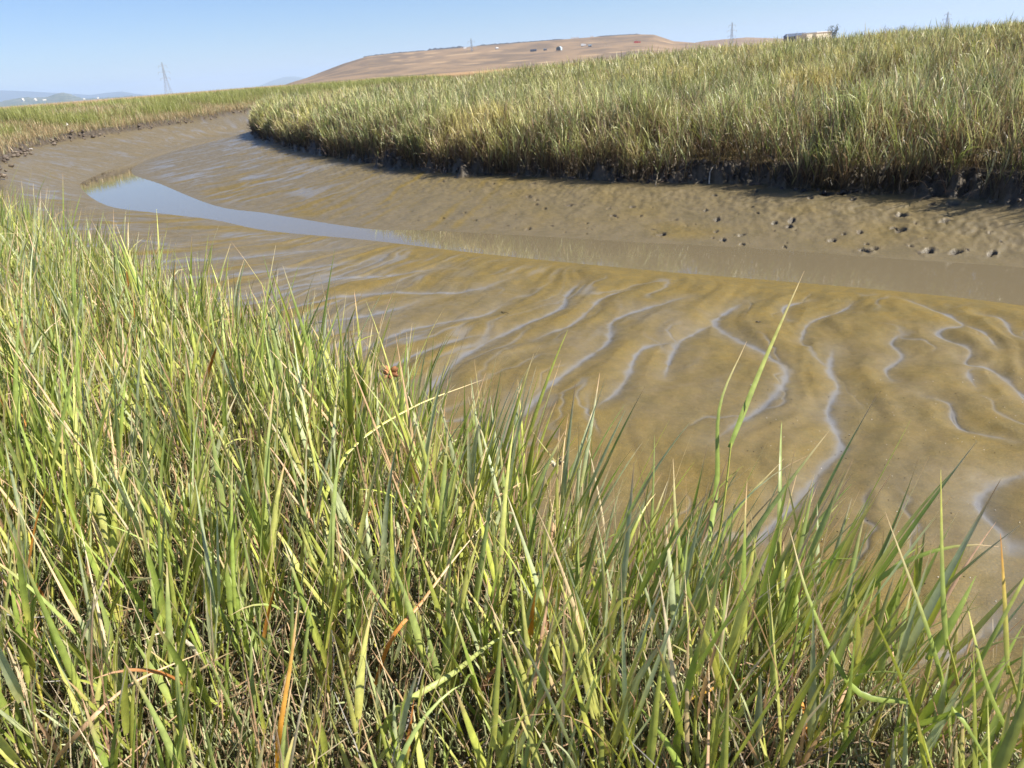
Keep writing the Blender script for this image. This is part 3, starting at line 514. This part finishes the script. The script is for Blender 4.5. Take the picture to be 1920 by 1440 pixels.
# seed head of a bulrush among the near grass
def blob(B, c, ax, L, r, col):
    k = 7; t = np.linspace(-1, 1, k); ax = np.array(ax)/np.linalg.norm(ax); X = (np.array(c)[None]+ax[None]*t[:, None]*L/2)[None]; tubes(B, X, (r*np.sqrt(np.clip(1-t**2, .03, 1)))[None], np.repeat(np.array(col)[None, None], k, 1), 8)
def seed_head(u, v, d, cols, label, scale=1.):
    p = PD(u, v, d); root = empty('seed_head', p, label, 'seed head'); g0 = np.array([p[0]-.03, p[1]-.02, float(zat(p[0:1]-.03, p[1:2]-.02)[0])])
    B = Batch(); t = np.linspace(0, 1, 8)[:, None]; X = (g0*(1-t)+p*t+np.array([.012, 0, 0])*np.sin(3.1*t))[None]-p; tubes(B, X, np.linspace(.0025, .0016, 8)[None], np.repeat(np.array([[[.45, .44, .12]]]), 8, 1), 6); link('stem', B.mesh('stem'), M_leaf, parent=root)
    for k in range(9):
        a = k*2.4; e = rng.uniform(-.4, .9); dr = np.array([math.cos(a)*math.cos(e), math.sin(a)*math.cos(e)*.8, math.sin(e)]); B = Batch()
        blob(B, dr*.019*scale, dr, .028*scale, .0078*scale, cols[k % len(cols)]); link('spikelet', B.mesh('spikelet'), M_straw, parent=root)
    for a, L in ((-.12, .10), (.10, .13)):
        ribbon('bract', [np.zeros(3), np.array([a*.3, 0, L*.6]), np.array([a*.6, .01, L*1.2])], .006, [(.5, .46, .2), (.55, .52, .2), stw], parent=root)
seed_head(731, 700, 2.35, [(.38, .18, .08), (.50, .26, .13), (.28, .12, .06)], 'round brown seed head standing just above the near grass tips')
seed_head(1043, 868, 2.0, [(.55, .48, .33), (.62, .55, .40), (.4, .33, .22)], 'small bleached seed head among green blades near the middle', .75)

B = Batch(); n = 420; xs_, ys_ = U(.9, 3.4, n), U(1.7, 4.6, n)*1.; k = ~inside(xs_, ys_, BANKL) & (xs_ > .35*ys_); xs_, ys_ = xs_[k], ys_[k]; n = len(xs_)
tt = np.linspace(-1, 1, 4); q = U(.0012, .0034, n); a_ = U(0, 6.28, n); X = np.stack([xs_, ys_, terrain(xs_, ys_)[0]+.0015], -1)[:, None]+np.stack([np.cos(a_), np.sin(a_), 0*a_], -1)[:, None]*tt[None, :, None]*q[:, None, None]
tubes(B, X, q[:, None]*np.array([.3, .8, .8, .3])[None], np.repeat(pick([(.75, .7, .62), (.6, .55, .45), (.06, .05, .035), (.07, .055, .04)], n)[:, None], 4, 1), 5)  # pale specks are painted glints, dark ones grit
link('glint_grit', B.mesh('glint_grit'), M_straw, label='tiny dark grit and white specks painted as glints on the near mud', cat='glint grit', kind='stuff')
# ------------------------------------------------------------------ small things on the mud
def bent_stick(name, pts, r, c, label, cat='stick'):
    P = np.array([np.interp(np.linspace(0, 1, 9), np.linspace(0, 1, len(pts)), [p[k] for p in pts]) for k in range(3)]).T+rng.normal(0, r*.5, (9, 3)); B = Batch()
    tubes(B, P[None]-P[0], (r*np.linspace(1.1, .6, 9)*rng.uniform(.85, 1.15, 9))[None], np.repeat(np.array(c)[None, None], 9, 1), 6); return link(name, B.mesh(name), M_straw, label=label, cat=cat, loc=P[0])
def MZ(u, v, dz=0.): p = ray_mud(u, v); return np.array([p[0], p[1], float(terrain(p[0:1], p[1:2])[0][0])+dz])
bent_stick('twig', [MZ(575, 603, .004), MZ(590, 604, .012), MZ(607, 602, .006)], .004, (.06, .05, .045), 'thin dark twig lying flat on grey mud behind the near grass', 'twig')
bent_stick('twig', [MZ(940, 586, .004), MZ(947, 590, .016), MZ(954, 591, .006)], .003, (.07, .055, .045), 'tiny dark forked twig on mud between two wet rills', 'twig')
bent_stick('twig', [MZ(1417, 607, .004), MZ(1426, 608, .006)], .005, (.12, .10, .09), 'short dark twig on ochre mud near the channel water', 'twig')
a = MZ(1229, 352); bent_stick('stick', [a, a+[.05, .03, .22]], .010, (.50, .42, .30), 'pale dry stick upright in mud at the right bank foot')
a = MZ(1330, 345); bent_stick('stick', [a, a+[.03, .1, .16], a+[.11, .14, .26]], .008, (.66, .60, .50), 'short whitish stick leaning against the dark eroded bank')
a = MZ(1036, 328); bent_stick('stick', [a+[-.03, -.1, .0], a+[.08, 0, .13], a+[.16, .1, .3]], .008, (.5, .38, .22), 'yellowish bent stick poking from the bank foot, leftmost of the sticks')
def scrap(u, v, sx, sy, c, name, label, cat):
    p = MZ(u, v); n = 9; g = np.linspace(-1, 1, n); X, Y = np.meshgrid(g, g); r = 1+.25*noise(X*2+u, Y*2+v); Z = .5*np.abs(noise(X*1.7+u, Y*1.7))+.35*np.clip(1-np.hypot(X, Y), 0, 1)
    V = np.stack([X*sx*r, Y*sx*.7*r, Z*sy+.01], -1).reshape(-1, 3); V2 = V.copy(); V2[:, 2] -= .012; i = np.arange(n*n).reshape(n, n); q = np.stack([i[:-1, :-1], i[:-1, 1:], i[1:, 1:], i[1:, :-1]], -1).reshape(-1, 4)
    link(name, mesh_np(name, np.concatenate([V, V2]), np.concatenate([q, q[:, ::-1]+n*n]), True), simple(name+'_skin', c, .5), label=label, cat=cat, loc=p)
scrap(137, 275, .09, .26, (.80, .76, .70), 'litter_scrap', 'white crumpled scrap standing at the foot of the far left bank', 'litter')
scrap(168, 270, .09, .11, (.78, .74, .68), 'litter_scrap', 'small flat white scrap on mud under the far left bank', 'litter')
scrap(380, 230, .09, .16, (.85, .50, .22), 'litter_scrap', 'tiny orange scrap on mud where the creek bends away', 'litter')
scrap(399, 227, .08, .12, (.8, .77, .72), 'litter_scrap', 'tiny white scrap right of the orange one on the mud', 'litter')
scrap(242, 259, .05, .07, (.8, .77, .72), 'litter_scrap', 'white speck of litter on mud below the brown undercut bank', 'litter')
scrap(60, 287, .06, .08, (.8, .77, .72), 'litter_scrap', 'white speck of litter at the left end of the far bank foot', 'litter')

# ------------------------------------------------------------------ hills
def hill_material(name, a, b, c2=None, sc=.02):
    m, t, bs = mat(name); g = N(t); pos = g.n('ShaderNodeNewGeometry').outputs['Position']; x = g.mix(g.rmp(g.noise(pos, sc, 6, .6, .5), .38, .62), a, b)
    if c2: x = g.mix(g.attr('track'), x, c2)
    t.links.new(x, bs.inputs['Base Color']); bs.inputs['Roughness'].default_value = .95; bs.inputs['Specular IOR Level'].default_value = .1; return m
def ridge(name, outline, dist, front, back, m, top_rough=0., nx=260, tracks=False, plateau=.0, smoothing=1.3, wig=.0):
    us = np.linspace(outline[0][0], outline[-1][0], nx); vs = np.interp(us, [o[0] for o in outline], [o[1] for o in outline])
    T = np.array([pix(u, v, dist=dist) for u, v in zip(us, vs)]); rows = np.concatenate([np.linspace(-1, 0, 30), np.linspace(0, plateau, 4)[1:] if plateau else [], plateau+np.linspace(0, 1, 12)[1:]])
    V = []; tr = []
    for r in rows:
        if r <= 0: dd = dist+front*r; hz = (1+r)**smoothing
        elif plateau and r <= plateau: dd = dist+back*r; hz = 1.
        else: dd = dist+back*r; hz = 1-(r-plateau)
        x = T[:, 0]*dd/dist; y = T[:, 1]*dd/dist; h = (T[:, 2]-1)*hz*(.98 if r > 0 else 1)
        if r < -.02: h = h+wig*noise(x*.012, y*.012)*min(1, -r*5)*(1+r)*np.clip(h, 0, 30)*.15
        z = 1+h-(4 if r in (-1., rows[-1]) else 0)
        V.append(np.stack([x, y, z], -1))
        q = ((1+r)*7+1.2*noise(x*.006, y*.004)); tr.append(np.clip(ss(.80, .95, 1-np.abs((q % 1)-.5)*2)*.8*ss(-.1, .4, noise(x*.008+4, y*.02)), 0, 1))
    V = np.stack(V); nr = len(rows); i = np.arange(nr*nx).reshape(nr, nx); Q = np.stack([i[:-1, :-1], i[:-1, 1:], i[1:, 1:], i[1:, :-1]], -1).reshape(-1, 4)
    link(name, mesh_np(name, V, Q, True, attrs=dict(track=np.stack(tr))), m, kind='structure')
M_hill = hill_material('dry_hillside', (.25, .170, .098), (.15, .108, .07), (.42, .29, .16))
ridge('hill', [(500, 172), (545, 155), (575, 146), (600, 136), (645, 119), (688, 106), (740, 100), (800, 95), (900, 86), (1000, 78.5), (1080, 72), (1140, 67.5), (1200, 64.5), (1226, 65), (1245, 71), (1262, 77), (1300, 80), (1350, 86), (1420, 95)], 1000, 330, 300, M_hill, tracks=True, plateau=.5, wig=1.)
ridge('hill', [(1225, 108), (1280, 84), (1320, 77), (1360, 73.5), (1400, 70), (1460, 72), (1520, 73), (1600, 69.5), (1680, 62), (1760, 56), (1850, 50), (1960, 44), (2100, 38), (2250, 50)], 1500, 330, 300, hill_material('far_dry_hillside', (.26, .175, .10), (.21, .14, .085)), wig=.6)
ridge('far_hills', [(-700, 230), (-300, 180), (-100, 172), (0, 169.5), (50, 171), (100, 174), (140, 176), (170, 178), (200, 174), (228, 171.5), (255, 176), (300, 180), (380, 178), (450, 177), (520, 176)], 9500, 1500, 1500, hill_material('blue_ridge_forest', (.04, .05, .05), (.06, .065, .06), sc=.002), wig=.5)
ridge('far_hills', [(430, 175), (480, 164), (510, 151), (535, 144), (552, 143), (580, 148), (640, 160), (700, 175)], 10500, 1500, 1500, hill_material('mountain_forest', (.09, .11, .06), (.12, .12, .08), sc=.001), wig=.5)
us = np.arange(-260, 250, 4); o2 = [(u, 197-(u)*.078*.9-11*math.exp(-((u-45)/55)**2)-13*math.exp(-((u-118)/26)**2)-10*math.exp(-((u+150)/80)**2)+1.5*float(noise(np.array([u*.13]), np.array([.5]))[0])) for u in us]
ridge('far_hills', o2, 4200, 600, 600, hill_material('wooded_ridge', (.06, .08, .045), (.15, .15, .10), sc=.02), nx=300, wig=.8)

# ------------------------------------------------------------------ built things far away
def box(B, x0, y0, z0, x1, y1, z1):
    V = np.array([(x0, y0, z0), (x1, y0, z0), (x1, y1, z0), (x0, y1, z0), (x0, y0, z1), (x1, y0, z1), (x1, y1, z1), (x0, y1, z1)], float)
    Q = np.array([(0, 3, 2, 1), (4, 5, 6, 7), (0, 1, 5, 4), (1, 2, 6, 5), (2, 3, 7, 6), (3, 0, 4, 7)]); B.add(V, Q, np.ones((8, 3)))
def bpart(name, boxes, m, parent, **k):
    B = Batch()
    for b in boxes: box(B, *b)
    me = mesh_np(name, np.concatenate(B.V), np.concatenate(B.Q), False); return link(name, me, m, parent=parent, **k)
M_steel = simple('galvanised_steel', (.28, .30, .33), .5); M_cream = simple('cream_wall', (.74, .66, .50), .8); M_slate = simple('slate_blue_roof', (.08, .10, .15), .6); M_white = simple('white_paint', (.8, .8, .78), .5); M_dark = simple('dark_opening', (.05, .05, .055), .7); M_red = simple('red_paint', (.62, .07, .035), .45); M_bluew = simple('pale_blue_sheet', (.48, .60, .66), .5); M_tyre = simple('tyre_rubber', (.03, .03, .03), .9); M_tarp = simple('dark_tarpaulin', (.055, .065, .085), .7, .35, .05)
def pylon(u, vtop, d, H, label, turn=.35):
    p = pix(u, vtop, dist=d); z0 = p[2]-H; root = empty('pylon', (p[0], p[1], z0), label, 'pylon', 'transmission pylons'); root.rotation_euler.z = turn-math.atan2(p[0], p[1])
    hw = lambda f: (4.6*(1-f/.62)+1.1*f/.62 if f < .62 else 1.1*(1-(f-.62)/.38)+.25*(f-.62)/.38); th = .12*d/900
    for sx in (-1, 1):
        for sy in (-1, 1):
            B = Batch(); X = np.array([(sx*hw(f), sy*hw(f), f*H) for f in (0, .2, .4, .62, .8, 1)])[None]; tubes(B, X, np.full((1, 6), th), np.ones((1, 6, 3)), 4); link('leg', mesh_np('leg', np.concatenate(B.V), np.concatenate(B.Q), False), M_steel, parent=root)
    B = Batch(); lv = [0, .14, .27, .38, .47, .55, .62, .69, .76, .83, .9, .96]
    for f0, f1 in zip(lv[:-1], lv[1:]):
        for k in range(4):
            c = [(-1, -1), (1, -1), (1, 1), (-1, 1), (-1, -1)]; (ax, ay), (bx_, by_) = c[k], c[k+1]
            for (qa, fa, qb, fb) in (((ax, ay), f0, (bx_, by_), f1), ((bx_, by_), f0, (ax, ay), f1), ((ax, ay), f1, (bx_, by_), f1)):
                X = np.array([(qa[0]*hw(fa), qa[1]*hw(fa), fa*H), (qb[0]*hw(fb), qb[1]*hw(fb), fb*H)])[None]; tubes(B, X, np.full((1, 2), th*.55), np.ones((1, 2, 3)), 3)
    link('bracing', mesh_np('bracing', np.concatenate(B.V), np.concatenate(B.Q), False), M_steel, parent=root)
    for f, w_ in ((.64, 5.0), (.78, 6.2), (.92, 4.4)):
        B = Batch()
        for s_ in (-1, 1):
            for y_ in (-1, 1):
                X = np.array([(0, y_*.5, f*H-.2), (s_*w_, 0, f*H)])[None]; tubes(B, X, np.full((1, 2), th*.8), np.ones((1, 2, 3)), 4)
            X = np.array([(0, 0, f*H+2.0), (s_*w_, 0, f*H)])[None]; tubes(B, X, np.full((1, 2), th*.6), np.ones((1, 2, 3)), 4)
            X = np.array([(s_*w_*.97, 0, f*H), (s_*w_*.97, 0, f*H-2.0)])[None]; tubes(B, X, np.full((1, 2), th*1.1), np.ones((1, 2, 3)), 5)
        link('crossarm', mesh_np('crossarm', np.concatenate(B.V), np.concatenate(B.Q), False), M_steel, parent=root)
pylon(303, 117, 900, 42, 'lattice pylon above the low left marsh, largest and clearest of the pylons')
pylon(883, 72, 930, 42, 'faint lattice pylon standing in front of the flat topped brown hill')
pylon(1373, 42, 1050, 42, 'small lattice pylon right of the brown hill, left of the cream building')
pylon(1778, 22, 1300, 42, 'distant lattice pylon far right above the tall reed skyline')
def at_root(name, u, vbase, d, label, cat, turn=0., group=None):
    p = pix(u, vbase, dist=d); r = empty(name, tuple(p), label, cat, group); r.rotation_euler.z = turn-math.atan2(p[0], p[1]); r.scale = ((.6,)*3 if name == 'shed' else (.75,)*3) if 500 < d < 1100 else (1,)*3; return r
def PW(px, d): return px*d/1400*.93
# cream building and dark shed on the right skyline
d = 300; r = at_root('building', 1534, 104, d, 'plain cream flat roofed building on the right skyline', 'building', .75); z1 = 7.2
bpart('wall', [(-1.4, 0, -4, 5.2, 7, z1)], M_cream, r); bpart('roof', [(-1.6, -.2, z1, 5.4, 7.2, z1+.25)], M_white, r); bpart('door', [(3.2, -.06, -2, 4.4, -.003, 3)], M_dark, r)
r2 = bpart('annex', [(-5.0, .6, -4, -2.6, 6, z1-.35)], M_cream, r); bpart('passage', [(-2.6, 1.5, -4, -1.4, 5.5, z1-1.0)], M_dark, r)
r = at_root('shed', 1493, 104, d+8, 'low dark slate roofed shed left of the cream building', 'shed', .2)
bpart('wall', [(-3.6, 0, -4, 3.4, 6, 6.3)], simple('shed_wall', (.16, .17, .19), .8), r); B = Batch(); V = np.array([(-4, -.3, 6.3), (3.6, -.3, 6.3), (3.6, 6.3, 6.3), (-4, 6.3, 6.3), (-3.4, 3, 7.3), (3.2, 3, 7.3)], float)
me = bpy.data.meshes.new('roof'); me.from_pydata([tuple(v) for v in V], [], [(0, 1, 5, 4), (2, 3, 4, 5), (1, 2, 5), (3, 0, 4), (3, 2, 1, 0)]); link('roof', me, M_slate, parent=r)
# on the brown hill
def hz(u, v, d): return u, v, d
r = at_root('shed', 1047, 92, 860, 'pale blue barrel roofed shed on the brown hillside', 'shed', -.3)
B = Batch(); k = 9; an = np.linspace(0, math.pi, k); L = 9.; V = np.array([(4.2*math.cos(a_), y_, 1.2+2.9*math.sin(a_)) for y_ in (0, L) for a_ in an]+[(4.2, 0, -2), (-4.2, 0, -2), (4.2, L, -2), (-4.2, L, -2)])
f = [(i, i+1, i+1+k, i+k) for i in range(k-1)]+[(0, k, 20, 18), (k-1, 19, 21, 2*k-1)]; me = bpy.data.meshes.new('shell'); me.from_pydata([tuple(v) for v in V], [], f+[tuple(list(range(k, 2*k))+[21, 20])]); link('roof', me, M_bluew, parent=r)
bpart('front_opening', [(-3.9, .5, -2, 3.9, .7, 2.6)], M_dark, r)
def truck(u, v, d, m, label, cat='truck', turn=1.2, L=7., H=2.6, group=None):
    r = at_root('truck', u, v, d, label, cat, turn, group)
    bpart('body', [(-L/2, -1.2, .9, L*.18, 1.2, .9+H)], m, r); c = bpart('cab', [(L*.22, -1.1, .7, L/2, 1.1, .7+H*.8)], m, r); bpart('windscreen', [(L/2, -.9, .7+H*.4, L/2+.04, .9, .7+H*.72)], M_dark, c)
    for sx in (-.36, -.1, .36):
        for sy in (-1, 1):
            B = Batch(); X = np.array([(sx*L, sy*1.05-.17, .5), (sx*L, sy*1.05+.17, .5)])[None]; tubes(B, X, np.full((1, 2), .5), np.ones((1, 2, 3)), 10); 
            V, Q = B.V[0], B.Q[0]; V = np.concatenate([V, [[sx*L, sy*1.05-.17, .5], [sx*L, sy*1.05+.17, .5]]]); Q = [tuple(q) for q in Q]+[(i, (i+1) % 10, 20) for i in range(10)]+[(10+(i+1) % 10, 10+i, 21) for i in range(10)]
            me = bpy.data.meshes.new('wheel'); me.from_pydata([tuple(v) for v in V], [], Q); link('wheel', me, M_tyre, parent=r)
truck(1195, 82, 880, M_red, 'red truck parked high on the right part of the brown hill', turn=.1, L=9)
truck(1094, 87, 870, M_white, 'white truck on the hillside right of the pale blue shed', turn=.2)
truck(932, 92, 900, M_white, 'small white truck alone on the slope right of the faint pylon', turn=.5, L=4.5, H=1.6)
truck(872, 92, 985, M_white, 'white truck parked at the end of the dark rim strip', turn=.2, L=5, H=1.6)
def container(u, v, d, m, label, L=8., H=2.4, name='trailer', turn=.1):
    r = at_root(name, u, v, d, label, name, turn); b = bpart('body', [(-L/2, -1.2, 0.3, L/2, 1.2, H+.3)], m, r); bpart('chassis', [(-L/2+.3, -.9, -1.2, L/2-.3, .9, .3)], M_dark, r); bpart('door', [(L/2, -1.1, .4, L/2+.05, 1.1, H+.1)], M_steel, r)
container(1078, 73, 1010, M_white, 'long white trailer on the rim of the flat topped hill', 13, 2.2)
container(1110, 70.5, 1010, M_white, 'short white trailer right of the long one on the rim', 5, 2)
container(1000, 95, 860, M_slate, 'dark container left of the pale blue shed on the hillside', 9, 1.6, 'container')
container(1022, 93, 860, M_steel, 'grey container between the dark one and the pale blue shed', 5, 1.2, 'container')
container(1106, 86, 872, M_bluew, 'pale blue container beside the white hillside truck', 5, 1.5, 'container')
container(1138, 87, 870, M_cream, 'low cream container between the white and the red hillside trucks', 8, .9, 'container')
# dark strip along the rim of the hill
def rim(us0, us1, label, hh):
    n = 40; us_ = np.linspace(us0, us1, n); ol = [(688, 106), (740, 100), (800, 95), (900, 86), (1000, 78.5), (1080, 72), (1140, 67.5), (1200, 64.5)]; V = []
    for i, u in enumerate(us_):
        v = np.interp(u, [o[0] for o in ol], [o[1] for o in ol]); p = pix(u, v, dist=1003); h = hh*(.55+.45*abs(float(noise(np.array([u*.09]), np.array([2.]))[0]))*2)*min(1, i/3, (n-1-i)/3)+.1
        for dy, z in ((-2, -1.), (-1.2, h*.8), (0, h), (1.2, h*.8), (2, -1.)): V.append((p[0], p[1]+dy, p[2]+z))
    i = np.arange(n*5).reshape(n, 5); Q = np.stack([i[:-1, :-1], i[1:, :-1], i[1:, 1:], i[:-1, 1:]], -1).reshape(-1, 4); link('tarpaulin_strip', mesh_np('tarpaulin_strip', V, Q, True), M_tarp, label=label, cat='tarpaulin')
rim(682, 800, 'left thin dark strip lying along the rim of the brown hill', 1.0); rim(800, 872, 'thick dark strip on the hill rim left of the faint pylon', 2.0); rim(890, 1060, 'long middle dark strip along the rim right of the faint pylon', 1.2); rim(1118, 1200, 'right dark strip on the rim nearest the hill peak', 1.0)
# sprigs on the right skyline
def bush(u, vtop, d, H, label):
    p = pix(u, vtop, dist=d); z0 = p[2]-H; root = empty('bush', (p[0], p[1], z0), label, 'bush', 'bushes on the right skyline'); B = Batch(); T_ = Batch()
    n = 26; pts = rng.normal(0, 1, (n, 3))*np.array([H*.14, H*.14, H*.14])+np.array([0, 0, H*.82]); X = np.linspace(0, 1, 5)[None, :, None]*pts[:, None]; X = X+np.array([0, 0, .0])+np.sin(np.linspace(0, 3.14, 5))[None, :, None]*rng.normal(0, H*.03, (n, 1, 3)); tubes(T_, X, np.linspace(.07, .02, 5)[None]*np.ones((n, 1)), np.full((n, 5, 3), .12), 4)
    m_ = 260; q = pts[rng.integers(0, n, m_)]+rng.normal(0, H*.05, (m_, 3)); blades(B, q, U(-3.1, 3.1, m_), U(0, 1.5, m_), U(0, .5, m_), U(.15, .35, m_), U(.08, .16, m_), np.full((m_, 3), .10), np.tile([[.14, .16, .08]], (m_, 1)), np.tile([[.16, .17, .09]], (m_, 1)), 2, False)
    link('branches', T_.mesh('branches'), M_straw, parent=root); link('foliage', B.mesh('foliage'), M_far, parent=root)
bush(1563, 50, 150, 3.6, 'spindly bush on the skyline right of the cream building')
bush(1655, 60, 170, 3.0, 'low bush on the skyline between the two spindly bushes')
bush(1690, 49, 160, 3.8, 'spindly bush farthest right on the skyline')
# houses on the far wooded ridge
def house(u, v, W, label):
    W *= .65; r = at_root('house', u, v, 3950, label, 'house', rng.uniform(-.5, .5), 'pale houses on the far ridge'); bpart('wall', [(-W, 0, -12, W, 12, 7)], M_cream, r)
    me = bpy.data.meshes.new('roof'); me.from_pydata([(-W-1, -1, 7), (W+1, -1, 7), (W+1, 13, 7), (-W-1, 13, 7), (-W, 6, 12), (W, 6, 12)], [], [(0, 1, 5, 4), (2, 3, 4, 5), (1, 2, 5), (3, 0, 4), (3, 2, 1, 0)]); link('roof', me, M_cream, parent=r)
house(85, 192, 9, 'brightest pale house on the far wooded ridge'); house(45, 190, 5, 'pale house on the left hump of the far ridge'); house(66, 190, 4, 'pale house just left of the brightest ridge house'); house(72, 198, 4, 'low pale house under the brightest ridge house')
house(160, 190, 5, 'pale house right of the dark hump on the far ridge'); house(185, 188, 4, 'pale house nearest the right end of the far ridge')

# ------------------------------------------------------------------ haze
def haze():
    B = Batch(); box(B, -14000, -3000, -12, 14000, 13500, 185); me = mesh_np('haze', np.concatenate(B.V), np.concatenate(B.Q), False); o = link('haze', me, kind='stuff'); m = bpy.data.materials.new('haze_air'); m.use_nodes = True; t = m.node_tree; t.nodes.clear()
    v = t.nodes.new('ShaderNodeVolumePrincipled'); v.inputs['Color'].default_value = (.52, .72, 1, 1); v.inputs['Density'].default_value = HAZE; v.inputs['Anisotropy'].default_value = .1; out = t.nodes.new('ShaderNodeOutputMaterial'); t.links.new(v.outputs[0], out.inputs['Volume']); me.materials.append(m)
HAZE = 1.5e-4
haze()
